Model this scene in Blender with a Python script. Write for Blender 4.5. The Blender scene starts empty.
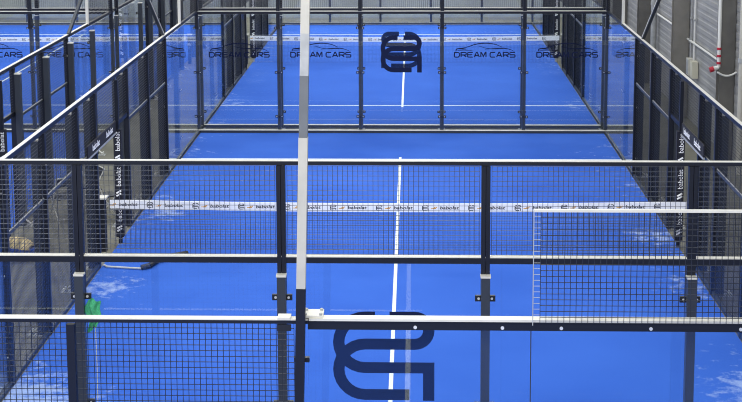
import bpy, math, random
from mathutils import Vector, Matrix
random.seed(7)
C = bpy.context.scene.collection
S = bpy.context.scene
PI = math.pi

# ------------------------------------------------------------------ camera
def make_camera():
    cd = bpy.data.cameras.new('camera')
    cam = bpy.data.objects.new('camera', cd)
    C.objects.link(cam)
    f, yaw, pit, rol, py = 1355.14, .0314, .1348, -.0046, -172.44
    def wvec(xr, ur, d0):
        c, s = math.cos(rol), math.sin(rol)
        x = c*xr - s*ur; u = s*xr + c*ur
        c, s = math.cos(pit), math.sin(pit)
        y = c*d0 + s*u; z = -s*d0 + c*u
        c, s = math.cos(yaw), math.sin(yaw)
        return Vector((c*x - s*y, s*x + c*y, z))
    R, U, F = wvec(1, 0, 0), wvec(0, 1, 0), wvec(0, 0, 1)
    m = Matrix((R, U, -F)).transposed().to_4x4()
    m.translation = Vector((.2937, -12.8954, 7.0228))
    cam.matrix_world = m
    cd.sensor_width = 36; cd.sensor_fit = 'HORIZONTAL'
    cd.lens = f*36/742
    cd.shift_y = py/742
    cd.clip_start = .1; cd.clip_end = 200
    S.camera = cam
make_camera()

# ------------------------------------------------------------------ world, lights, exposure
w = bpy.data.worlds.new('hall_ambient'); S.world = w; w.use_nodes = True
bg = w.node_tree.nodes['Background']
bg.inputs[0].default_value = (.86, .93, 1, 1); bg.inputs[1].default_value = .88
def area(name, loc, sx, sy, power, rot=(0, 0, 0), col=(1, .98, .95)):
    l = bpy.data.lights.new(name, 'AREA'); l.shape = 'RECTANGLE'; l.size = sx; l.size_y = sy
    l.energy = power; l.color = col
    o = bpy.data.objects.new(name, l); o.location = loc; o.rotation_euler = rot
    C.objects.link(o); return o
for cx in (-12, 0):
    for y in (-6, 5, 15, 26, 36):
        area('ceiling_or_fill_lamp', (cx, y, 10.5), 6.5, 1.2, 520)
for cx in (-12, 0):
    area('ceiling_or_fill_lamp', (cx, -17, 9.5), 8, 1.5, 1100, (.95, 0, 0))  # unseen fill lamps added behind the camera to brighten vertical faces
area('ceiling_or_fill_lamp', (0, 41, 9.5), 26, .8, 1600, (.35, 0, 0))
S.view_settings.view_transform = 'Standard'
try: S.view_settings.look = 'None'
except Exception: pass
S.view_settings.gamma = 1; S.view_settings.use_curve_mapping = False
S.view_settings.exposure = -0.04
try:
    S.cycles.max_bounces = 10; S.cycles.transparent_max_bounces = 48; S.cycles.glossy_bounces = 4
    S.cycles.use_denoising = True; S.cycles.filter_width = 1.05; S.cycles.caustics_reflective = False; S.cycles.caustics_refractive = False
except Exception: pass

# ------------------------------------------------------------------ materials
def mat(name, col, rough=.5, metal=0, noise=None, spec=.5, bump=None):
    m = bpy.data.materials.new(name); m.use_nodes = True
    nt = m.node_tree; b = nt.nodes['Principled BSDF']
    b.inputs['Base Color'].default_value = (*col, 1)
    b.inputs['Roughness'].default_value = rough; b.inputs['Metallic'].default_value = metal
    b.inputs['Specular IOR Level'].default_value = spec
    if noise:
        sc, amt = noise
        tc = nt.nodes.new('ShaderNodeTexCoord'); n = nt.nodes.new('ShaderNodeTexNoise')
        n.inputs['Scale'].default_value = sc; n.inputs['Detail'].default_value = 5
        nt.links.new(tc.outputs['Object'], n.inputs['Vector'])
        r = nt.nodes.new('ShaderNodeValToRGB')
        r.color_ramp.elements[0].position = .3; r.color_ramp.elements[1].position = .7
        r.color_ramp.elements[0].color = (*[c*(1-amt) for c in col], 1)
        r.color_ramp.elements[1].color = (*[min(1, c*(1+amt)) for c in col], 1)
        nt.links.new(n.outputs['Fac'], r.inputs[0]); nt.links.new(r.outputs[0], b.inputs['Base Color'])
    if bump:
        tc = nt.nodes.new('ShaderNodeTexCoord'); n = nt.nodes.new('ShaderNodeTexNoise')
        n.inputs['Scale'].default_value = bump[0]
        nt.links.new(tc.outputs['Object'], n.inputs['Vector'])
        bp = nt.nodes.new('ShaderNodeBump'); bp.inputs['Strength'].default_value = bump[1]
        bp.inputs['Distance'].default_value = .02
        nt.links.new(n.outputs['Fac'], bp.inputs['Height']); nt.links.new(bp.outputs[0], b.inputs['Normal'])
    return m
M = {}
M['navy'] = mat('navy_painted_steel', (.009, .011, .019), .42, spec=.3)
M['post'] = mat('charcoal_painted_steel', (.030, .036, .046), .4)
M['wire'] = mat('navy_mesh_wire', (.03, .035, .048), .3, spec=.8)
M['wire_toplit'] = mat('top_lit_mesh_wire', (.06, .066, .078), .32, spec=.9)  # light caught from above, painted into the horizontal wires
M['wire_dark'] = mat('black_navy_mesh_wire', (.010, .012, .018), .4)
M['cap'] = mat('pale_metal_and_lit_tops', (.60, .585, .52), .4, noise=(6, .08))  # pale metal parts; also paints the light on rail tops
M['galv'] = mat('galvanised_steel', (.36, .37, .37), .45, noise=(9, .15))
M['mast_sheen_grey'] = mat('grey_mast_sheen', (.13, .14, .15), .4, noise=(5, .1))  # dark end of the reflection painted up the mast
M['mastpale'] = mat('pale_paint_and_mast_sheen', (.46, .445, .39), .5, noise=(5, .08))  # pale paint, also the bright end of the mast's painted reflection
M['black'] = mat('black_plastic', (.008, .009, .012), .45)
M['sticker'] = mat('dark_navy_vinyl', (.003, .008, .04), .6, spec=.2)
M['pad'] = mat('black_navy_pad_fabric', (.006, .007, .016), .8)
M['white'] = mat('white_tape', (.95, .95, .93), .6)
M['print'] = mat('black_print', (.02, .02, .025), .6)
M['orange'] = mat('orange_print', (.75, .38, .03), .6)
M['line'] = mat('white_turf_line', (.80, .85, .84), .9, noise=(40, .08))
M['net'] = mat('dark_net_cord', (.015, .022, .06), .7)
M['bolt'] = mat('bright_zinc_bolt', (.75, .75, .72), .3, .3)
M['pipe'] = mat('white_painted_pipe', (.72, .72, .68), .4)
M['red'] = mat('red_paint', (.45, .01, .03), .4)
M['column'] = mat('brown_grey_steel_column', (.13, .125, .115), .5, noise=(2.5, .2))
M['column_light'] = mat('lighter_brown_grey_steel', (.21, .20, .18), .5, noise=(2.5, .15))
M['cream'] = mat('cream_box_paint', (.58, .56, .45), .5)
M['towel'] = mat('green_towelling', (.05, .33, .15), .95, noise=(60, .3))
M['tan'] = mat('tan_kraft_paper', (.80, .64, .34), .8, noise=(14, .2), bump=(20, .6))
M['rubber'] = mat('grey_hose_rubber', (.018, .02, .024), .5)
M['bluebox'] = mat('blue_plastic', (.02, .09, .55), .5)
M['concrete'] = mat('olive_grey_concrete', (.16, .155, .125), .85, noise=(1.3, .22))
M['wall_back'] = mat('light_grey_cladding', (.72, .72, .68), .6, noise=(.8, .1))
M['plinth'] = mat('grey_plinth', (.45, .48, .48), .7, noise=(2, .1))

def wall_right_mat():
    m = bpy.data.materials.new('grey_ribbed_wall_cladding'); m.use_nodes = True
    nt = m.node_tree; b = nt.nodes['Principled BSDF']
    tc = nt.nodes.new('ShaderNodeTexCoord')
    n = nt.nodes.new('ShaderNodeTexNoise'); n.inputs['Scale'].default_value = 1.2; n.inputs['Detail'].default_value = 6
    nt.links.new(tc.outputs['Object'], n.inputs['Vector'])
    r = nt.nodes.new('ShaderNodeValToRGB')
    r.color_ramp.elements[0].color = (.25, .25, .245, 1); r.color_ramp.elements[1].color = (.33, .33, .325, 1)
    r.color_ramp.elements[0].position = .3; r.color_ramp.elements[1].position = .7
    nt.links.new(n.outputs['Fac'], r.inputs[0]); nt.links.new(r.outputs[0], b.inputs['Base Color'])
    b.inputs['Roughness'].default_value = .55
    return m
M['wall_right'] = wall_right_mat()

def glass_mat():
    # architectural pane: clear, with Fresnel reflection that grows at grazing angles
    m = bpy.data.materials.new('clear_toughened_glass'); m.use_nodes = True
    nt = m.node_tree; nt.nodes.clear()
    out = nt.nodes.new('ShaderNodeOutputMaterial')
    tr = nt.nodes.new('ShaderNodeBsdfTransparent'); tr.inputs[0].default_value = (.975, .987, .987, 1)
    gl = nt.nodes.new('ShaderNodeBsdfGlossy'); gl.inputs['Roughness'].default_value = .0
    gl.inputs['Color'].default_value = (.95, .97, 1, 1)
    geo = nt.nodes.new('ShaderNodeNewGeometry')
    dot = nt.nodes.new('ShaderNodeVectorMath'); dot.operation = 'DOT_PRODUCT'
    nt.links.new(geo.outputs['Incoming'], dot.inputs[0]); nt.links.new(geo.outputs['Normal'], dot.inputs[1])
    def mth(op, a, b=None, clamp=False):
        n = nt.nodes.new('ShaderNodeMath'); n.operation = op; n.use_clamp = clamp
        for i, v in enumerate((a, b)):
            if v is None: continue
            if hasattr(v, 'links') or hasattr(v, 'is_linked'): nt.links.new(v, n.inputs[i])
            else: n.inputs[i].default_value = v
        return n.outputs[0]
    c = mth('ABSOLUTE', dot.outputs['Value'])
    o = mth('SUBTRACT', 1.0, c, True)
    p5 = mth('POWER', o, 5.0)
    F = mth('ADD', mth('MULTIPLY', p5, .96), .04, True)
    mx = nt.nodes.new('ShaderNodeMixShader')
    nt.links.new(F, mx.inputs[0]); nt.links.new(tr.outputs[0], mx.inputs[1]); nt.links.new(gl.outputs[0], mx.inputs[2])
    nt.links.new(mx.outputs[0], out.inputs[0])
    return m
M['glass'] = glass_mat()

def turf_mat(patches=()):
    m = bpy.data.materials.new('blue_artificial_turf'); m.use_nodes = True
    nt = m.node_tree; b = nt.nodes['Principled BSDF']; b.inputs['Roughness'].default_value = .9
    b.inputs['Specular IOR Level'].default_value = .15
    N = nt.nodes.new; L = nt.links.new
    tc = N('ShaderNodeTexCoord'); sep = N('ShaderNodeSeparateXYZ'); L(tc.outputs['Object'], sep.inputs[0])
    n1 = N('ShaderNodeTexNoise'); n1.inputs['Scale'].default_value = .45; n1.inputs['Detail'].default_value = 6
    L(tc.outputs['Object'], n1.inputs['Vector'])
    r1 = N('ShaderNodeValToRGB'); e = r1.color_ramp.elements
    e[0].position = .3; e[0].color = (.027, .103, .49, 1); e[1].position = .72; e[1].color = (.042, .138, .585, 1)
    L(n1.outputs['Fac'], r1.inputs[0])
    # scattered pale silica sand, mostly swept towards the side walls
    ab = N('ShaderNodeMath'); ab.operation = 'ABSOLUTE'; L(sep.outputs['X'], ab.inputs[0])
    mr = N('ShaderNodeMapRange'); mr.inputs['From Min'].default_value = 3.0; mr.inputs['From Max'].default_value = 5.0
    mr.inputs['To Min'].default_value = 0; mr.inputs['To Max'].default_value = .22; L(ab.outputs[0], mr.inputs['Value'])
    n2 = N('ShaderNodeTexNoise'); n2.inputs['Scale'].default_value = 4.5; n2.inputs['Detail'].default_value = 9
    n2.inputs['Roughness'].default_value = .72; L(tc.outputs['Object'], n2.inputs['Vector'])
    n3 = N('ShaderNodeTexNoise'); n3.inputs['Scale'].default_value = .5; L(tc.outputs['Object'], n3.inputs['Vector'])
    ad = N('ShaderNodeMath'); L(n2.outputs['Fac'], ad.inputs[0]); L(mr.outputs[0], ad.inputs[1])
    ad2 = N('ShaderNodeMath'); ad2.operation = 'MULTIPLY_ADD'; L(n3.outputs['Fac'], ad2.inputs[0]); ad2.inputs[1].default_value = .5
    L(ad.outputs[0], ad2.inputs[2])
    last = ad2.outputs[0]
    for (px, py, pr) in patches:          # places where swept sand has collected
        ds = N('ShaderNodeVectorMath'); ds.operation = 'DISTANCE'; L(tc.outputs['Object'], ds.inputs[0]); ds.inputs[1].default_value = (px, py, 0)
        pm = N('ShaderNodeMapRange'); L(ds.outputs['Value'], pm.inputs['Value'])
        pm.inputs['From Min'].default_value = 0; pm.inputs['From Max'].default_value = pr
        pm.inputs['To Min'].default_value = .19; pm.inputs['To Max'].default_value = 0
        sm = N('ShaderNodeMath'); L(last, sm.inputs[0]); L(pm.outputs[0], sm.inputs[1]); last = sm.outputs[0]
    r2 = N('ShaderNodeMapRange'); r2.inputs['From Min'].default_value = 1.01; r2.inputs['From Max'].default_value = 1.18
    r2.inputs['To Max'].default_value = .52; L(last, r2.inputs['Value'])
    mx = N('ShaderNodeMix'); mx.data_type = 'RGBA'; L(r2.outputs[0], mx.inputs['Factor'])
    L(r1.outputs[0], mx.inputs['A']); mx.inputs['B'].default_value = (.55, .66, .85, 1)
    L(mx.outputs['Result'], b.inputs['Base Color'])
    return m
M['turf'] = turf_mat()
M['turf_near'] = turf_mat([(-4.55, 8.0, .9), (-3.3, 4.0, 1.0), (-4.6, 3.6, 1.3), (-4.4, 12.5, .7), (4.7, 4.2, 1.5), (4.7, 8.0, 1.0), (-2.4, 8.2, .5), (4.6, 11, .7)])

# ------------------------------------------------------------------ helpers
class MB:
    """collects boxes, bars, tubes and polygons for one mesh object"""
    def __init__(s): s.v = []; s.f = []; s.m = []
    def quadset(s, pts, faces, mi=0):
        k = len(s.v); s.v += [tuple(p) for p in pts]
        for f in faces: s.f.append([k+i for i in f]); s.m.append(mi)
        return s
    def box(s, x0, y0, z0, x1, y1, z1, mi=0):
        p = [(x0,y0,z0),(x1,y0,z0),(x1,y1,z0),(x0,y1,z0),(x0,y0,z1),(x1,y0,z1),(x1,y1,z1),(x0,y1,z1)]
        return s.quadset(p, [(3,2,1,0),(4,5,6,7),(0,1,5,4),(1,2,6,5),(2,3,7,6),(3,0,4,7)], mi)
    def bar(s, a, b, w, h, mi=0, n=4, up=(0, 0, 1)):
        a, b = Vector(a), Vector(b); d = (b-a).normalized(); up = Vector(up)
        if abs(d.dot(up)) > .95: up = Vector((0, 1, 0))
        r = d.cross(up).normalized(); u = r.cross(d)
        if n == 4: off = [(-.5,-.5),(.5,-.5),(.5,.5),(-.5,.5)]
        else: off = [(.5*math.cos(2*PI*i/n), .5*math.sin(2*PI*i/n)) for i in range(n)]
        pts = [a+r*w*o[0]+u*h*o[1] for o in off]+[b+r*w*o[0]+u*h*o[1] for o in off]
        fs = [tuple(reversed(range(n))), tuple(range(n, 2*n))]+[(i, (i+1) % n, n+(i+1) % n, n+i) for i in range(n)]
        return s.quadset(pts, fs, mi)
    def tube(s, path, r, n=8, mi=0):
        for a, b in zip(path[:-1], path[1:]): s.bar(a, b, 2*r, 2*r, mi, n)
        return s
    def ribbon(s, path, wd, plane, depth=.002, mi=0):
        """thick 2-D stroke (centre line path, width wd) laid on plane(u, v, d)"""
        P = [Vector(p) for p in path]; k = len(s.v); n = len(P)
        for i, p in enumerate(P):
            d0 = (P[i]-P[i-1]).normalized() if i else None
            d1 = (P[i+1]-P[i]).normalized() if i < n-1 else None
            if d0 is None: d0 = d1
            if d1 is None: d1 = d0
            t = (d0+d1).normalized(); nn = Vector((-t.y, t.x)); sc = 1/max(.3, t.dot(d0))
            for sgn in (1, -1):
                q = p+nn*sgn*wd/2*sc
                for dd in (0, depth): s.v.append(tuple(plane(q.x, q.y, dd)))
        for i in range(n-1):
            a = k+4*i; b = a+4
            for f in ((a, a+2, b+2, b), (a+1, b+1, b+3, a+3), (a, b, b+1, a+1), (a+2, a+3, b+3, b+2)):
                s.f.append(list(f)); s.m.append(mi)
        for a in (k, k+4*(n-1)): s.f.append([a, a+1, a+3, a+2]); s.m.append(mi)
        return s
    def add_mesh(s, me, fn, mi=0):
        k = len(s.v); s.v += [tuple(fn(*v.co)) for v in me.vertices]
        for p in me.polygons: s.f.append([k+i for i in p.vertices]); s.m.append(mi)
        return s
    def mesh(s, name, mats, smooth=False):
        me = bpy.data.meshes.new(name); me.from_pydata(s.v, [], s.f)
        for m in (mats if isinstance(mats, (list, tuple)) else [mats]): me.materials.append(M[m])
        me.polygons.foreach_set('material_index', s.m)
        if smooth: me.polygons.foreach_set('use_smooth', [True]*len(s.f))
        me.update(); return me
    def build(s, name, mats, parent=None, label=None, smooth=False):
        return link(name, s.mesh(name, mats, smooth), parent, label)
def link(name, me, parent=None, label=None, loc=(0, 0, 0)):
    o = bpy.data.objects.new(name, me); C.objects.link(o); o.location = loc
    if parent is not None: o.parent = parent
    if label: o['label'] = label
    return o
def thing(name, label, cat, loc=(0, 0, 0), group=None):
    o = bpy.data.objects.new(name, None); C.objects.link(o); o.location = loc
    o.empty_display_size = .3
    return tag(o, label, cat, group)
def tag(o, label, cat, group=None):
    o['label'] = label; o['category'] = cat
    if group: o['group'] = group
    return o
def struct(o): o['kind'] = 'structure'; return o

_font_cache = {}
def text_mesh(txt, size, extrude=.0008, bold=0.0):
    k = (txt, size, extrude, bold)
    if k not in _font_cache:
        c = bpy.data.curves.new('lettering', 'FONT'); c.body = txt; c.size = size; c.extrude = extrude
        c.align_x = 'CENTER'; c.align_y = 'CENTER'; c.resolution_u = 3; c.offset = bold
        o = bpy.data.objects.new('lettering', c); C.objects.link(o)
        bpy.context.view_layer.update()
        me = bpy.data.meshes.new_from_object(o.evaluated_get(bpy.context.evaluated_depsgraph_get()))
        bpy.data.objects.remove(o); _font_cache[k] = me
    return _font_cache[k]

# ------------------------------------------------------------------ big structure
b = MB(); b.box(-30, -30, -.12, 9, 45, -.02)
struct(b.build('floor', 'concrete'))
# back wall, trapezoid ribbed cladding above a plain plinth
def ribbed(x0, x1, y, z0, z1, pitch, dep):
    mb = MB(); pts = []; x = x0
    while x < x1:
        pts += [(x, y), (x+pitch*.5, y), (x+pitch*.6, y+dep), (x+pitch*.9, y+dep)]; x += pitch
    pts.append((x, y))
    v = [(p[0], p[1], z0) for p in pts]+[(p[0], p[1], z1) for p in pts]; n = len(pts)
    mb.quadset(v, [(i, i+1, n+i+1, n+i) for i in range(n-1)])
    mb.box(x0, y+dep+.01, z0, x1, y+dep+.2, z1)
    return mb
struct(ribbed(-30, 7.9, 42.6, .9, 9, .19, .06).build('wall_back', 'wall_back'))
b = MB(); b.box(-30, 42.45, -.02, 7.9, 42.85, .9)
struct(b.build('trim_1', 'plinth'))
# right wall: horizontal ribbed cladding
b = MB(); z = -.02; xw = 7.4
while z < 9:
    b.quadset([(xw, -12, z), (xw, 42.6, z), (xw, 42.6, z+.1), (xw, -12, z+.1)], [(0, 1, 2, 3)])
    b.quadset([(xw, -12, z+.1), (xw, 42.6, z+.1), (xw+.008, 42.6, z+.12), (xw+.008, -12, z+.12)], [(0, 1, 2, 3)])
    b.quadset([(xw+.008, -12, z+.12), (xw+.008, 42.6, z+.12), (xw+.008, 42.6, z+.18), (xw+.008, -12, z+.18)], [(0, 1, 2, 3)])
    b.quadset([(xw+.008, -12, z+.18), (xw+.008, 42.6, z+.18), (xw, 42.6, z+.2), (xw, -12, z+.2)], [(0, 1, 2, 3)])
    z += .2
b.box(xw+.05, -12, -.02, xw+.25, 42.6, 9)
struct(b.build('wall_right', 'wall_right'))

# ------------------------------------------------------------------ enclosure parts
WR = .0042
WY = .0042
def mesh_grid(length, z0, z1, along, WR=WR):
    """welded 50 mm mesh: panel starts at origin, runs +along for length"""
    mb = MB(); nv = max(1, round(length/.05)); nh = max(1, round((z1-z0)/.05))
    for i in range(nv+1):
        t = length*i/nv
        if along == 'x': mb.box(t-WR/2, -WR/2, z0, t+WR/2, WR/2, z1)
        else: mb.box(-WY/2, t-WR/2, z0, WY/2, t+WR/2, z1)
    for i in range(nh+1):
        z = z0+(z1-z0)*i/nh
        if along == 'x': mb.box(0, WR/2, z-WR/2, length, WR*1.5, z+WR/2, 1)
        else: mb.box(WY/2, 0, z-WR/2, WY/2+WR, length, z+WR/2)
    return mb
_mc = {}
def cached(key, fn):
    if key not in _mc: _mc[key] = fn()
    return _mc[key]
def grid_obj(parent, loc, length, z0, z1, along, name='wire_mesh', dark=False):
    me = cached(('g', dark, round(length, 3), z0, z1, along), lambda: mesh_grid(length, z0, z1, along, .005 if dark else WR).mesh('wire_mesh', ['wire', 'wire_toplit'] if along == 'x' and not dark else ['wire_dark', 'wire_dark']))
    return link(name, me, parent, loc=loc)
def rail(parent, a, b, w, h, name, cap=True, body='navy', lit_top_w=None, capm='cap'):
    """box rail with pale strip painting the light on its upper face"""
    mb = MB(); mb.bar(a, b, w, h); r = mb.build(name, body, parent)
    if cap:  # the cap is light on the rail top, painted as a pale strip
        a2 = Vector(a)+Vector((0, 0, h/2+.004)); b2 = Vector(b)+Vector((0, 0, h/2+.004))
        m2 = MB(); m2.bar(a2, b2, (lit_top_w or w*1.02), .008); m2.build('lit_top_strip', capm, r, 'pale strip painting the lit rail top')
    return r

def clamp_mesh(ax):
    mb = MB()
    if ax == 'x':
        mb.box(-.10, -.012, -.03, .10, .012, .03)
        for sx in (-1, 1): mb.bar((sx*.064, -.02, 0), (sx*.07, .02, 0), .026, .026, 1, 8)
    else:
        mb.box(-.012, -.10, -.03, .012, .10, .03)
        for sx in (-1, 1): mb.bar((-.02, sx*.07, 0), (.02, sx*.07, 0), .026, .026, 1, 8)
    return mb.mesh('glass_clamp', ['black', 'bolt'])

def stroke_logo(cx, z_mid, y, mirror, parent, sc=.00262, dep=.002, zs=.0029):
    """two interlocking rounded strokes forming the monogram"""
    def arc(cx_, cy_, r, a0, a1, n=14):
        return [(cx_+r*math.cos(a0+(a1-a0)*i/n), cy_+r*math.sin(a0+(a1-a0)*i/n)) for i in range(n+1)]
    # picture-style coordinates, v down
    s1 = [(270, 66)]+arc(365, 119, 53, -PI/2, PI/2)+arc(177, 272, 100, -PI/2, -3*PI/2)+[(345, 372)]
    s2 = [(215, 66)]+arc(177, 165.5, 99.5, -PI/2, -3*PI/2)+[(418, 265), (418, 395)]
    mb = MB(); sg = -1 if mirror else 1
    pl = lambda u, v, d: (cx+sg*(u-247.5)*sc, y-d, z_mid-(v-219)*sc)
    mb.ribbon(s1, 43, pl, dep)
    mb.ribbon(s2, 43, lambda u, v, d: pl(u, v, d+.0004), dep)
    return mb.build('monogram_sticker', 'sticker', parent, 'dark navy monogram sticker')

def car_logo(cx, y, parent):
    """DREAM CARS lettering below a swept outline of a sports car"""
    mb = MB()
    # wide techno letters as strokes, height 1, bar width .2
    W = 1.45
    G = {'D': [[(0,0),(0,1),(W-.35,1),(W,.7),(W,.3),(W-.35,0),(0,0)]],
         'R': [[(0,0),(0,1),(W-.2,1),(W,.85),(W,.6),(W-.2,.45),(0,.45)], [(W*.55,.45),(W,0)]],
         'E': [[(W,1),(.15,1),(0,.85),(0,.15),(.15,0),(W,0)], [(0,.5),(W*.9,.5)]],
         'A': [[(0,0),(W*.42,1),(W*.58,1),(W,0)], [(W*.2,.32),(W*.8,.32)]],
         'M': [[(0,0),(0,1),(.18,1),(W*.5,.15),(W-.18,1),(W,1),(W,0)]],
         'C': [[(W,1),(.25,1),(0,.75),(0,.25),(.25,0),(W,0)]],
         'S': [[(W,1),(.15,1),(0,.85),(0,.62),(.15,.5),(W-.15,.5),(W,.38),(W,.15),(W-.15,0),(0,0)]]}
    txt = 'DREAM CARS'; adv = W+.42; tot = sum(adv if c != ' ' else .75 for c in txt)-.42
    sc = 1.47/tot; x = -tot/2; h = .115
    for c in txt:
        if c == ' ': x += .75; continue
        for st in G[c]:
            mb.ribbon([((x+u)*sc, 1.885+v*h) for u, v in st], .027, lambda a, b_, d: (cx+a, y-d, b_), .002)
        x += adv
    # body line: nose left, roof arch, tail right
    def crv(P, w0, w1, n=22):
        out = []
        for i in range(n+1):
            t = i/n; k = t*(len(P)-1); j = min(int(k), len(P)-2); f = k-j
            p0 = P[max(j-1, 0)]; p1 = P[j]; p2 = P[j+1]; p3 = P[min(j+2, len(P)-1)]
            out.append(tuple(.5*((2*p1[q])+(-p0[q]+p2[q])*f+(2*p0[q]-5*p1[q]+4*p2[q]-p3[q])*f*f+(-p0[q]+3*p1[q]-3*p2[q]+p3[q])*f**3) for q in (0, 1)))
        for i in range(n):
            wd = w0+(w1-w0)*abs(2*(i+.5)/n-1)
            mb.ribbon(out[i:i+2], wd, lambda a, b_, d: (cx+a, y-d, b_), .002)
    crv([(-.62, 2.10), (-.45, 2.125), (-.22, 2.20), (.02, 2.228), (.25, 2.20), (.42, 2.13)], .026, .012)
    crv([(-.70, 2.03), (-.68, 2.085), (-.55, 2.09), (-.45, 2.085)], .030, .018, 8)
    crv([(-.68, 2.045), (-.5, 2.06), (-.3, 2.045)], .02, .006, 8)
    crv([(-.15, 2.16), (.05, 2.10), (.25, 2.085), (.45, 2.09)], .016, .008, 10)
    crv([(.0, 2.075), (.2, 2.095), (.45, 2.105), (.62, 2.07), (.72, 2.02)], .022, .006, 12)
    return mb.build('car_lettering_sticker', 'sticker', parent, 'dark navy sports car sticker with lettering')

def end_wall(cx, y, out, label, logo=None, cars=(), x_range=(-5, 5), frames=True):
    """glass end wall of a court: out = -1/+1, side on which the posts stand"""
    t = thing('glass_end_wall', label, 'glass wall', (cx, y, 0), 'glass end walls of the courts')
    xs = [x for x in (-5, -3, -1, 1, 3, 5)]
    pm = cached(('endpost', out), lambda: MB().box(-.043, min(out*.03, out*.11), -.02, .043, max(out*.03, out*.11), 2.83).mesh('post', 'post'))
    um = cached(('endstile', out), lambda: (MB().box(-.043, -.045, 2.6, -.003, .025, 3.93).box(.003, -.045, 2.6, .043, .025, 3.93).box(-.003, -.018, 2.6, .003, .018, 3.94)).mesh('frame_stile', 'navy'))
    cm = cached('cx', lambda: clamp_mesh('x'))
    capm = cached(('pcap', out), lambda: MB().box(-.05, min(out*.028, out*.113), 2.83, .05, max(out*.028, out*.113), 2.85).mesh('post_cap', 'cap'))
    foot = cached(('efoot', out), lambda: (MB().box(-.09, min(out*.02, out*.2), -.02, .09, max(out*.02, out*.2), -.006).bar((0, out*.16, -.01), (0, out*.16, .03), .03, .03, 1, 8)).mesh('base_plate', ['galv', 'bolt']))
    posts = {}
    for x in xs:
        p = link('post', pm, t, loc=(x, 0, 0)); posts[x] = p
        link('post_cap', capm, p); link('base_plate', foot, p)
        for z in (2.6, 1.5, .4): link('glass_clamp', cm, p, loc=(0, out*.02, z))
        link('frame_stile', um, t, loc=(x, 0, 0))
    for a, bb in zip(xs[:-1], xs[1:]):
        gm = cached('gpx', lambda: MB().box(.012, -.006, .06, 1.988, .006, 2.94).mesh('glass_panel', 'glass'))
        g = link('glass_panel', gm, t, loc=(a, 0, 0))
        grid_obj(t, (a+.06, 0, 0), 1.88, 3.03, 3.92, 'x')
        mid = 1.0
        if logo is not None and a == -1:
            stroke_logo(mid, 1.995 if y == 0 else 1.965, -.009, logo, g)
        if a in cars: car_logo(mid+.035, -.009, g)
    rail(t, (-5, 0, 2.982), (5, 0, 2.982), .075 if y < 5 else .10, .06, 'mesh_bottom_rail')
    rail(t, (-5, 0, 3.952), (5, 0, 3.952), .04, .038, 'top_rail')
    rail(t, (-5, 0, .03), (5, 0, .03), .10, .06, 'base_rail', body='post')
    return t

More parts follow.
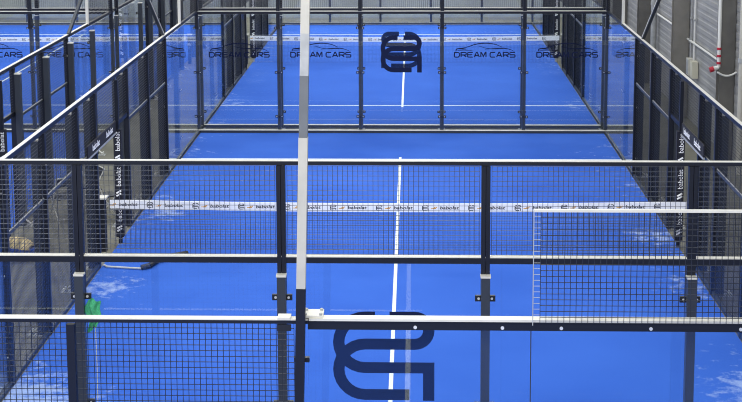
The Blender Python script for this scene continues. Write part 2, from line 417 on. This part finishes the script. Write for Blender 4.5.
def side_wall(x, y0, out, label, masts=()):
    t = thing('side_enclosure', label, 'court fence', (x, y0, 0), 'glass and mesh side enclosures of the courts')
    cm = cached('cy', lambda: clamp_mesh('y'))
    st = [2.6, 4, 5.9, 7.8, 9.0, 11.55, 13.5, 15.45, 17.4]
    for a, b_ in ((0, 2.6), (2.6, 4), (15.45, 17.4), (17.4, 20)):
        gm = cached(('gpy', round(b_-a, 2)), lambda: MB().box(-.006, .012, .06, .006, b_-a-.012, 2.94).mesh('glass_panel', 'glass'))
        link('glass_panel', gm, t, loc=(0, a, 0))
    for a in (0, 17.4):
        grid_obj(t, (0, a+.06, 0), 2.48, 3.05, 3.92, 'y')
    outp = cached(('sp', out), lambda: MB().box(min(out*.05, out*.155), -.05, -.02, max(out*.05, out*.155), .05, 2.86).mesh('post', 'post'))
    outc = cached(('spc', out), lambda: MB().box(min(out*.045, out*.16), -.055, 2.86, max(out*.045, out*.16), .055, 2.88).mesh('post_cap', 'cap'))
    upr = cached('upr', lambda: MB().box(-.045, -.035, 0, .045, .035, 2.97).mesh('frame_upright', 'navy'))
    bp = cached(('bp', out), lambda: (MB().box(min(out*.04, out*.32), -.08, -.02, max(out*.04, out*.32), .08, -.008)
               .bar((out*.26, -.05, -.01), (out*.26, -.05, .05), .035, .035, 1, 8).bar((out*.26, .05, -.01), (out*.26, .05, .05), .035, .035, 1, 8)
               .bar((out*.13, 0, .12), (out*.27, 0, 0), .05, .015, 1)).mesh('base_plate', ['galv', 'bolt']))
    for y in st:
        if y in (2.6, 17.4):
            mb = cached(('stepstile',), lambda: MB().box(-.03, -.03, 3.0, .03, .03, 3.95).mesh('step_stile', 'cap'))
            link('step_stile', mb, t, 'pale stile at the step of the frame', loc=(0, y, 0))
        p = link('post', outp, t, loc=(0, y, 0)); link('post_cap', outc, p); link('base_plate', bp, p)
        if y not in (2.6, 17.4): link('frame_upright', upr, t, loc=(0, y, 0))
        if y in (2.6, 4, 15.45, 17.4):
            for z in (2.6, 1.5, .4): link('glass_clamp', cm, p, loc=(out*.02, 0, z))
    bays = [(4, 5.9), (5.9, 7.8), (7.8, 9.0), (11.55, 13.5), (13.5, 15.45)]
    for a, b_ in bays:
        grid_obj(t, (0, a+.03, 0), round(b_-a-.06, 2), .08, 2.95, 'y')
        rail(t, (0, a+.03, 2.0), (0, b_-.03, 2.0), .03, .045, 'mid_rail', body='post', lit_top_w=.014, capm='galv')
    grid_obj(t, (0, 9.03, 0), 2.49, 2.2, 2.95, 'y')          # gates beside the net: mesh only above the lintel
    rail(t, (0, 9.03, 2.12), (0, 11.52, 2.12), .05, .08, 'lintel', cap=False)
    rail(t, (0, 2.6, 3.0), (0, 17.4, 3.0), .055, .06, 'top_rail')
    rail(t, (0, 0, 3.0), (0, 2.6, 3.0), .06, .06, 'stepped_rail', cap=False)
    rail(t, (0, 17.4, 3.0), (0, 20, 3.0), .06, .06, 'stepped_rail', cap=False)
    rail(t, (0, 0, 3.95), (0, 2.6, 3.95), .07, .04, 'upper_rail')
    rail(t, (0, 17.4, 3.95), (0, 20, 3.95), .07, .04, 'upper_rail')
    rail(t, (0, 0, .03), (0, 9, .03), .06, .06, 'base_rail', cap=False, body='post')
    rail(t, (0, 11.55, .03), (0, 20, .03), .06, .06, 'base_rail', cap=False, body='post')
    for (yb, dy) in masts:
        mb = MB(); a = Vector((out*.02, yb, 3.03)); b_ = a+Vector((out*.17, dy, 1.25))*2.4
        mb.bar(a, b_, .06, .07); pm = mb.build('inclined_mast', 'post', t, 'slanted mast rising from the top rail')
        o = Vector((-out*.032, 0, 0)); MB().bar(a+o, b_+o, .006, .02).build('edge_strip', 'cap', pm)
        MB().bar(b_-Vector((out*.1, 0, 0)), b_+Vector((out*.1, 0, 0)), .3, .08).build('lamp_head', 'galv', pm)
    return t

# ------------------------------------------------------------------ net
def net(cx, y, label):
    t = thing('padel_net', label, 'net', (cx, y, 0), 'nets across the courts')
    # mesh net
    topz = lambda x: .852+.05*(abs(x)/5)**2
    mb = MB(); n = 222; r = .0024
    for i in range(n+1):
        x = -4.95+9.9*i/n
        mb.box(x-r/2, -r/2, .03, x+r/2, r/2, topz(x)-.1)
    for k in range(18):
        for j in range(10):
            x0 = -4.95+.99*j; x1 = x0+.99
            f = lambda x: .03+(topz(x)-.13)*k/17
            mb.bar((x0, r, f(x0)), (x1, r, f(x1)), r, r)
    mb.build('net_mesh', 'net', t)
    mb = MB(); N = 20
    for j in range(N):
        x0 = -5+10*j/N; x1 = x0+10/N
        a, b_ = topz(x0), topz(x1)
        mb.quadset([(x0, -.012, a-.15), (x1, -.012, b_-.15), (x1, .012, b_-.15), (x0, .012, a-.15), (x0, -.012, a), (x1, -.012, b_), (x1, .012, b_), (x0, .012, a)],
                   [(3,2,1,0),(4,5,6,7),(0,1,5,4),(2,3,7,6)])
    bd = mb.build('net_band', 'white', t, 'white tape along the top of the net')
    def word():
        lt = MB(); lt.add_mesh(text_mesh('babolat', .105, .0006, .002), lambda a, b_, c: (a*1.05+b_*.15, -.0135-c, b_*.75)); return lt.mesh('band_lettering', 'print')
    def emblem():
        og = MB()
        for q in (0, 1): og.ribbon([(-.255-.03*q, -.018), (-.215-.03*q, .018)], .014, lambda a, b_, d: (a, -.013-d, b_), .0015)
        og.ribbon([(-.32, -.012), (-.235, -.012)], .012, lambda a, b_, d: (a, -.013-d, b_), .0015)
        return og.mesh('band_emblem', 'orange')
    def mono():
        lt = MB(); s = .095/330
        def arc(cx_, cy_, r_, a0, a1, n=6): return [(cx_+r_*math.cos(a0+(a1-a0)*i/n), cy_+r_*math.sin(a0+(a1-a0)*i/n)) for i in range(n+1)]
        s1 = [(270, 66)]+arc(365, 119, 53, -PI/2, PI/2)+arc(177, 272, 100, -PI/2, -3*PI/2)+[(345, 372)]
        s2 = [(215, 66)]+arc(177, 165.5, 99.5, -PI/2, -3*PI/2)+[(418, 265), (418, 395)]
        for st in (s1, s2): lt.ribbon(st, 43, lambda u, v, d: ((u-247)*s, -.013-d*.3, -(v-219)*s), .002)
        return lt.mesh('band_monogram', 'print')
    for k in range(13):
        x = -4.70+.8*k
        if x < 4.85:
            zc = topz(x)-.075
            link('band_lettering', cached('w', word), bd, loc=(x+.02, 0, zc)); link('band_emblem', cached('e', emblem), bd, loc=(x+.02, 0, zc))
        if x+.4 < 4.9: link('band_monogram', cached('m', mono), bd, loc=(x+.40, 0, topz(x+.4)-.075))
    for sx in (-1, 1):
        mb = MB(); mb.box(sx*5.13-.05, -.06, -.02, sx*5.13+.05, .06, .93)
        p = mb.build('net_post', 'navy', t)
        MB().box(sx*5.13-.08, -.1, .93, sx*5.13+.08, .12, .955).build('post_cap', 'cap', p, 'pale cap plate')
        MB().bar((sx*5.06, 0, .84), (sx*4.99, 0, .84), .01, .012).build('tension_cable', 'galv', p)
    m_ = MB(); m_.bar((sx*5.13-.06, -.09, .62), (sx*5.13+.06, -.09, .62), .08, .08, 0, 10); m_.bar((sx*5.13, -.13, .62), (sx*5.13, -.13, .5), .02, .02)
    m_.build('winder', 'galv', t)
    return t

def post_pad(x, y, out, label, pale_post=False):
    """fabric sleeve on the entrance post beside a net with vertical lettering"""
    t = thing('post_pad', label, 'post pad', (x, y, 0), 'lettered pads on the posts beside the nets')
    MB().box(-.068, -.05, .12, .068, .05, 2.07).build('padded_sleeve', 'pad', t)
    MB().box(-.03, -.03, .0, .03, .03, 2.95).build('inner_post', 'navy' if not pale_post else 'cap', t)
    def word():
        mb = MB(); mb.add_mesh(text_mesh('babolat', .125, .001, .0), lambda a, b_, c: (-b_*.95+.01, -.052-c, a*.95)); return mb.mesh('pad_lettering', 'white')
    def emb():
        mb = MB()
        for q in (0, 1): mb.ribbon([(-.042, -.30-.05*q), (.042, -.25-.05*q)], .03, lambda a, b_, d: (a, -.051-d, b_), .002)
        return mb.mesh('pad_emblem', 'white')
    for k in range(3):
        link('pad_lettering', cached('pw', word), t, 'white vertical lettering' if k == 0 else None, loc=(0, 0, .58+k*.64))
        link('pad_emblem', cached('pe', emb), t, loc=(0, 0, .58+k*.64))
    return t

def banner(x, y0, y1, z, out, label):
    t = thing('lintel_banner', label, 'banner', (x, y0, z), 'lettered banners over the gates')
    MB().box(-.012, 0, -.09, .012, y1-y0, .11).build('banner_cloth', 'pad', t)
    tm = text_mesh('babolat', .17, .001, .002); s = -out
    for k in range(2):
        yc = (y1-y0)*(.27+.48*k); mb = MB()
        mb.add_mesh(tm, lambda a, b_, c: (s*(.013+c), yc-s*a*-1.0 if s > 0 else yc-a, b_*.9+.01))
        mb.build('banner_lettering', 'white', t, 'white lettering' if k == 0 else None)
    MB().box(-.016, 0, -.125, .016, y1-y0, -.09).build('banner_hem', 'galv', t)
    return t

def court_floor(cx, y0, label, turf='turf', apron=0):
    t = thing('court_surface', label, 'court', (cx, y0, 0), 'blue turf court floors')
    MB().box(-4.95, .055-apron, -.018, 4.95, 19.745, 0).build('turf', turf, t)
    for y in (3.05, 16.95):
        MB().box(-4.96, y-.035, .0, 4.96, y+.035, .004).build('service_line', 'line', t, 'white service line')
    MB().box(-.028, 2.85, .0, .028, 17.15, .005).build('centre_line', 'line', t, 'white centre line')
    return t

# ------------------------------------------------------------------ four courts
court_floor(0, 0, 'blue turf floor of the nearest full court, behind the near glass wall', 'turf_near')
court_floor(0, 20.25, 'blue turf floor of the far central court beyond the second glass wall', apron=-.23)
court_floor(-12.1, 0, 'blue turf floor of the neighbouring court at the left edge of the photo')
court_floor(-12.1, 20.25, 'blue turf floor of the far left court below the car lettering', apron=-.23)
t = court_floor(3.27, -6.95, 'blue turf floor in front of the nearest railing, below the camera', apron=3)  # unseen apron stretched past the corner so the glass reflects blue
t.rotation_euler.z = PI/2

end_wall(0, 0, -1, 'near glass end wall with mesh on top and large cropped monogram sticker', logo=False)
end_wall(0, 19.8, 1, 'far glass end wall of the near court with car lettering stickers', logo=False, cars=(-5, -3, 1, 3))
end_wall(0, 20.45, -1, 'glass end wall just behind the car lettering wall, with mirrored monogram', logo=True)
end_wall(0, 40.25, 1, 'farthest central glass end wall in front of the ribbed hall wall')
end_wall(-12.1, 19.8, 1, 'left glass end wall with car lettering, beyond the corridor', cars=(-5, -3, 1, 3))
end_wall(-12.1, 20.45, -1, 'plain glass end wall just behind the left car lettering wall')
end_wall(-12.1, 40.25, 1, 'farthest left glass end wall in front of the ribbed hall wall')

side_wall(-5, 0, -1, 'left side enclosure of the near court with pale sloping top rail', masts=((15.5, -1.35),))
side_wall(5, 0, 1, 'right side enclosure of the near court beside the grey hall wall', masts=((14.9, -1.35),))
side_wall(-7.1, 0, 1, 'side enclosure across the left corridor, rail running to the upper left', masts=((15.6, 1.6),))
side_wall(-5, 20.25, -1, 'left side enclosure of the far central court')
side_wall(5, 20.25, 1, 'right side enclosure of the far central court')
side_wall(-7.1, 20.25, 1, 'side enclosure of the far left court across the corridor')

net(0, 10, 'near net with white lettered band seen through the near mesh')
net(0, 30.5, 'far central net with white band above the car lettering')
net(-12.1, 10, 'left neighbouring net, only its white band end at the left edge')
net(-12.1, 30.5, 'far left net with white band behind the corridor posts')

post_pad(-4.925, 10.42, -1, 'black lettered pad on the post at the left end of the near net')
post_pad(4.94, 10.35, 1, 'black lettered pad on the post at the right end of the near net')
post_pad(-6.96, 10.35, 1, 'black lettered pad at the left edge of the photo, across the corridor')
post_pad(-4.93, 30.85, -1, 'black lettered pad at the left end of the far central net', True)
post_pad(4.93, 30.85, 1, 'black lettered pad at the right end of the far central net', True)
banner(-4.95, 8.3, 10.38, 2.12, -1, 'black lettered banner over the left gate of the near court')
banner(4.95, 8.5, 10.28, 2.12, 1, 'black lettered banner over the right gate of the near court')

# ------------------------------------------------------------------ nearest railing: side wall of the court below the camera
def front_wall():
    y = -1.85
    t = thing('front_enclosure', 'nearest glass and mesh enclosure with white rail across the bottom of the photo', 'court fence', (0, y, 0))
    xl = -6.55
    # mesh bays (3 m high) on the left
    for k in range(3):
        x0 = -2.63+.04-1.95*k if k else -2.59
        a = [-2.59, -4.54, -6.49][k]
        grid_obj(t, (a, 0, 0), 1.87, .08, 3.0, 'x', dark=True)
    for x in (-6.53, -4.58, -2.63):
        mb = MB(); mb.box(x-.035, -.03, -.02, x+.035, .03, 2.98); mb.build('frame_upright', 'navy', t)
    # glass
    for x0, x1 in ((-.60, 1.282), (1.294, 3.22)):
        MB().box(x0, -.006, .06, x1, .006, 2.95).build('glass_panel', 'glass', t)
    MB().box(1.284, -.008, .06, 1.292, .008, 2.95).build('joint_seal', 'post', t)
    grid_obj(t, (1.355, -.075, 0), 1.9, 3.04, 4.0, 'x', dark=True)
    MB().box(3.2, -.05, -.02, 3.3, .05, 4.02).build('corner_post', 'navy', t)
    # rails: thinner over the mesh, deeper over the glass
    rail(t, (-6.55, 0, 3.022), (-.60, 0, 3.022), .08, .03, 'mesh_top_rail')
    mb = MB(); mb.box(-.60, -.03, 2.955, 3.3, .03, 3.035)
    r = mb.build('glass_top_rail', 'navy', t)
    MB().box(-.59, -.045, 3.035, 3.3, .05, 3.055).build('lit_top_strip', 'cap', r, 'pale strip painting the lit rail top')  # light on the rail top painted as a pale strip
    for x in (.31, 1.045, 1.54, 2.29, 3.04):
        mb = MB(); mb.bar((x, -.036, 2.98), (x, -.028, 2.98), .03, .03, 0, 12); mb.build('rail_bolt', 'bolt', r)
    mb = MB(); mb.box(1.295, -.089, 4.0, 3.3, -.061, 4.022); mb.build('mesh_top_bar', 'cap', t, 'pale bar along the top of the raised mesh')
    mb = MB(); mb.box(1.292, -.083, 3.02, 1.298, -.067, 4.0)
    for k in range(19): mb.box(1.298, -.077, 3.06+.05*k, 1.355, -.073, 3.0635+.05*k)
    mb.build('mesh_edge_wire', 'galv', t, 'pale cut edge of the raised mesh')
    # bracket plate where the rails meet the mast
    mb = MB(); mb.box(-.645, -.028, 3.057, -.47, .14, 3.075)
    for x, yy in ((-.62, -.01), (-.49, -.01), (-.62, .11), (-.49, .11)): mb.bar((x, yy, 3.072), (x, yy, 3.092), .028, .028, 1, 6)
    mb.build('bracket_plate', ['cap', 'galv'], t, 'pale bolted bracket plate')
    mb = MB(); mb.box(-.855, -.05, 3.045, -.745, .05, 3.065); mb.box(-.86, -.045, 2.945, -.74, -.03, 3.0, 1)
    mb.build('hanger_bracket', ['cap', 'black'], t)
    rail(t, (-6.55, 0, .03), (3.3, 0, .03), .06, .06, 'base_rail', cap=False, body='post')
    for x in (-.655,):
        for z in (2.68, 1.6, .6):
            link('glass_clamp', cached('cx2', lambda: (MB().box(-.065, -.02, -.02, .065, .02, .02)).mesh('glass_clamp', 'black')), t, loc=(x, 0, z-.0))
    return t
front_wall()
def mast():
    t = thing('lighting_mast', 'tall square mast with pale and grey sections rising from the white railing', 'mast', (-.735, -1.93, 0))
    MB().box(-.039, -.04, -.02, .039, .04, 3.34).build('lower_section', 'navy', t, 'dark navy lower section')
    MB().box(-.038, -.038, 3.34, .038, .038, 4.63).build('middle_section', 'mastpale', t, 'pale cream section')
    MB().box(-.036, -.034, 4.63, .036, .034, 5.15).build('dark_sheen_section', 'mast_sheen_grey', t, 'grey step of painted reflection')  # from here up, a reflection gradient painted as stepped tones
    MB().box(-.036, -.034, 5.15, .036, .034, 5.5).build('mid_sheen_section', 'galv', t, 'mid grey step of painted reflection')
    MB().box(-.036, -.034, 5.5, .036, .034, 6.9).build('light_sheen_section', 'mastpale', t, 'light upper step of painted reflection')
    t.rotation_euler.y = .026
mast()

# ------------------------------------------------------------------ hall wall fittings on the right
for y, cxx, hw, cmt, lb in ((32, 7.17, .22, 'column', 'dark steel wall column farthest back beside the far right court corner'),
              (27, 7.17, .22, 'column', 'brown grey steel wall column just right of the far glass corner'),
              (21.9, 7.22, .22, 'column_light', 'wide brown grey steel wall column with cream boxes at its foot'),
              (16.9, 7.225, .165, 'column', 'dark steel wall column nearest the right edge with pipes on both sides')):
    t = thing('steel_column', lb, 'column', (cxx, y, 0), 'steel columns along the right hall wall')
    MB().box(-hw, -.01, -.02, 7.39-cxx, .01, 9).build('front_flange', cmt, t)
    MB().box(-.008, .01, -.02, .008, .28, 9).build('web', cmt, t)
    MB().box(-hw, .28, -.02, 7.39-cxx, .30, 9).build('rear_flange', cmt, t)
for y0, y1, z, lb in ((22.25, 26.9, 2.15, 'pale horizontal wall pipe left of the wide column'), (17.25, 21.8, 2.05, 'pale horizontal wall pipe between the two big wall columns')):
    t = thing('wall_pipe', lb, 'pipe', (7.34, y0, z), 'horizontal pipes along the right hall wall')
    MB().tube([(0, 0, 0), (0, y1-y0, 0)], .028).build('pipe_run', 'pipe', t)
    for yy in (.3, y1-y0-.34): MB().box(-.035, yy, -.05, .055, yy+.04, .05).build('pipe_bracket', 'galv', t)
t = thing('electrical_box', 'tall cream electrical box on the hall wall right of the wide column', 'electrical box', (7.33, 20.8, 1.2))
MB().box(-.08, -.14, 0, .06, .14, .42).build('case', 'cream', t); MB().box(-.09, -.12, .03, -.08, .12, .39).build('door', 'cream', t)
t = thing('electrical_box', 'narrow grey electrical box between the wide column and the cream box', 'electrical box', (7.33, 21.3, 1.2))
MB().box(-.08, -.14, 0, .06, .14, .42).build('case', 'cap', t); MB().box(-.09, -.12, .03, -.08, .12, .39).build('door', 'galv', t)
t = thing('conduit', 'thin pale vertical conduit rising from the cream electrical box', 'conduit', (7.35, 21.0, 1.62))
MB().tube([(0, 0, 0), (0, 0, 6)], .025).build('tube', 'pipe', t); MB().box(-.04, -.05, 1, .04, .05, 1.04).build('clip', 'galv', t)
t = thing('conduit', 'second thin grey conduit close beside the wide column', 'conduit', (7.35, 21.4, 1.62))
MB().tube([(0, 0, 0), (0, 0, 6)], .02).build('tube', 'galv', t); MB().box(-.04, -.05, 1, .04, .05, 1.04).build('clip', 'galv', t)
t = thing('riser_pipe', 'white vertical pipe with red fittings left of the nearest wall column', 'pipe', (7.02, 16.8, 0))
MB().tube([(0, 0, 2.13), (0, 0, 8)], .04).build('pipe_run', 'pipe', t)
for z in (2.2, 2.36, 2.52): MB().tube([(0, 0, z), (0, 0, z+.05)], .05).build('red_tape', 'red', t, 'red tape band')
MB().tube([(0, 0, 2.13), (-.11, 0, 2.1)], .045).build('elbow', 'pipe', t)
MB().tube([(-.11, -.02, 2.1), (-.2, -.02, 2.07)], .06, 12).build('valve', 'red', t, 'red round valve')
t = thing('curved_pipe', 'white pipe bending round the nearest wall column below the red valve', 'pipe', (7.0, 16.75, 2.0))
pts = [(-.02+.42*i/10, -.02, .03-.08*math.sin(PI*i/10)) for i in range(11)]
MB().tube(pts, .022).build('pipe_run', 'pipe', t)
t = thing('drain_pipe', 'thick light grey vertical pipe right of the nearest wall column', 'pipe', (7.28, 15.75, 0))
MB().tube([(0, 0, -.02), (0, 0, 9)], .075, 14).build('pipe_run', 'mastpale', t)
MB().tube([(0, 0, 2.4), (0, 0, 2.5)], .09, 14).build('pipe_collar', 'galv', t)
t = thing('drain_pipe', 'grey vertical pipe left of the wide wall column', 'pipe', (7.25, 26.2, 0))
MB().tube([(0, 0, -.02), (0, 0, 9)], .085, 14).build('pipe_run', 'galv', t)
MB().tube([(0, 0, 2.4), (0, 0, 2.5)], .1, 14).build('pipe_collar', 'galv', t)

# ------------------------------------------------------------------ loose things
def towel():
    t = MB(); nx, nz = 14, 16
    for side in (0, 1):
        k = len(t.v)
        for j in range(nz+1):
            for i in range(nx+1):
                u, v = i/nx, j/nz
                x = (u-.5)*(.125+.03*math.sin(5*v))+.015*math.sin(9*v+2)
                y = -.014*math.sin(u*13+v*2)-.012*math.sin(u*6-v*4)+(.006 if side else 0)
                L = .30+.05*math.sin(u*5+.5)
                z = .02*math.sin(u*6)-v*L
                t.v.append((x, y, z))
        for j in range(nz):
            for i in range(nx):
                a = k+j*(nx+1)+i; f = [a, a+1, a+nx+2, a+nx+1]
                t.f.append(f[::-1] if side else f); t.m.append(0)
    o = t.build('towel', 'towel', smooth=True)
    o.location = (-2.872, -.06, 2.57)
    return tag(o, 'green towel hanging from the clamp of the left near post', 'towel')
towel()
t = thing('pale_sliver', 'thin pale sliver running down below the green towel', 'sliver', (-2.865, -.035, 1.5))  # thin pale upright tube below the towel
MB().tube([(0, 0, 0), (.004, 0, .4), (0, 0, .78)], .004, 6).build('sliver_length', 'cap', t)
t = thing('hose', 'dark hose with pale stretch on the court by the left net end', 'hose', (0, 0, 0))
pp = [(-4.92, 9.06, .022), (-4.85, 8.98, .022), (-4.5, 8.92, .022), (-4.25, 8.88, .022)]
MB().tube(pp, .017).build('pale_stretch', 'cap', t, 'pale stretch')
pp = [(-4.25, 8.88, .04), (-4.13, 8.95, .05), (-4.05, 9.25, .05), (-3.85, 9.5, .05), (-3.6, 9.66, .05)]
MB().tube(pp, .045, 10).build('dark_stretch', 'rubber', t, 'dark thick stretch')

def folding_chair(x, y, rot, lab, tilt):
    t = thing('folding_chair', lab, 'chair', (x, y, -.02), 'folding chairs in the left corridor')
    t.rotation_euler = (tilt, 0, rot)
    mb = MB()
    for sx in (-1, 1):
        mb.tube([(sx*.21, .22, 0), (sx*.21, -.05, .45), (sx*.20, -.2, .85)], .012, 6)
    mb.tube([(-.2, -.2, .85), (.2, -.2, .85)], .012, 6); mb.build('back_frame', 'cap', t)
    mb = MB()
    for sx in (-1, 1): mb.tube([(sx*.19, -.25, 0), (sx*.19, .18, .45)], .012, 6)
    mb.tube([(-.19, -.2, .05), (.19, -.2, .05)], .01, 6); mb.build('leg_frame', 'cap', t)
    MB().bar((0, -.2, .44), (0, .2, .46), .38, .02).build('seat', 'black', t)
    MB().bar((0, -.165, .68), (0, -.195, .84), .38, .015).build('backrest', 'black', t)
folding_chair(-6.35, 12.0, .6, 'grey framed folding chair in the left corridor, nearest the railing post', 0)
folding_chair(-6.1, 12.7, 2.2, 'grey framed folding chair in the left corridor, behind the first chair', .15)
folding_chair(-5.6, 12.1, -1.1, 'grey framed folding chair in the left corridor closest to the court mesh', 0)

def sack():
    t = thing('blue_crate', 'low blue crate on the corridor floor at the left edge', 'crate', (-6.42, 9.5, -.02))
    MB().box(-.22, -.15, 0, .22, .15, .03).box(-.22, -.15, .03, -.2, .15, .2).box(.2, -.15, .03, .22, .15, .2).box(-.2, -.15, .03, .2, -.13, .2).box(-.2, .13, .03, .2, .15, .2).build('crate_body', 'bluebox', t)
    MB().box(-.235, -.165, .2, .235, -.13, .225).box(-.235, .13, .2, .235, .165, .225).box(-.235, -.13, .2, -.2, .13, .225).box(.2, -.13, .2, .235, .13, .225).build('crate_rim', 'bluebox', t)
    mb = MB(); nx, ny = 16, 12; rnd = random.Random(3)
    h = {}
    for s in (0, 1):
        k = len(mb.v)
        for j in range(ny+1):
            for i in range(nx+1):
                u, v = i/nx, j/ny
                e = min(u, 1-u, v, 1-v)
                if s == 0: h[i, j] = (.03+.11*min(1, e*5)+rnd.uniform(-.015, .015), rnd.uniform(-.012, .012), rnd.uniform(-.012, .012))
                hh, dx, dy = h[i, j]
                mb.v.append(((u-.5)*.5+dx-.03*math.sin(v*4), (v-.5)*.34+dy+.05*math.sin(u*5), (hh if s == 0 else 0.002)))
        for j in range(ny):
            for i in range(nx):
                a = k+j*(nx+1)+i; f = [a, a+1, a+nx+2, a+nx+1]
                mb.f.append(f if s == 0 else f[::-1]); mb.m.append(0)
    n1 = (nx+1)*(ny+1)
    edge = [(i, 0) for i in range(nx+1)]+[(nx, j) for j in range(1, ny+1)]+[(i, ny) for i in range(nx-1, -1, -1)]+[(0, j) for j in range(ny-1, 0, -1)]
    for a, b_ in zip(edge, edge[1:]+edge[:1]):
        ia = a[1]*(nx+1)+a[0]; ib = b_[1]*(nx+1)+b_[0]
        mb.f.append([ia, n1+ia, n1+ib, ib]); mb.m.append(0)
    o = mb.build('paper_sack', 'tan'); o.location = (-6.50, 9.48, .205)
    tag(o, 'crumpled tan paper sack lying on the blue crate at the left edge', 'sack')
sack()
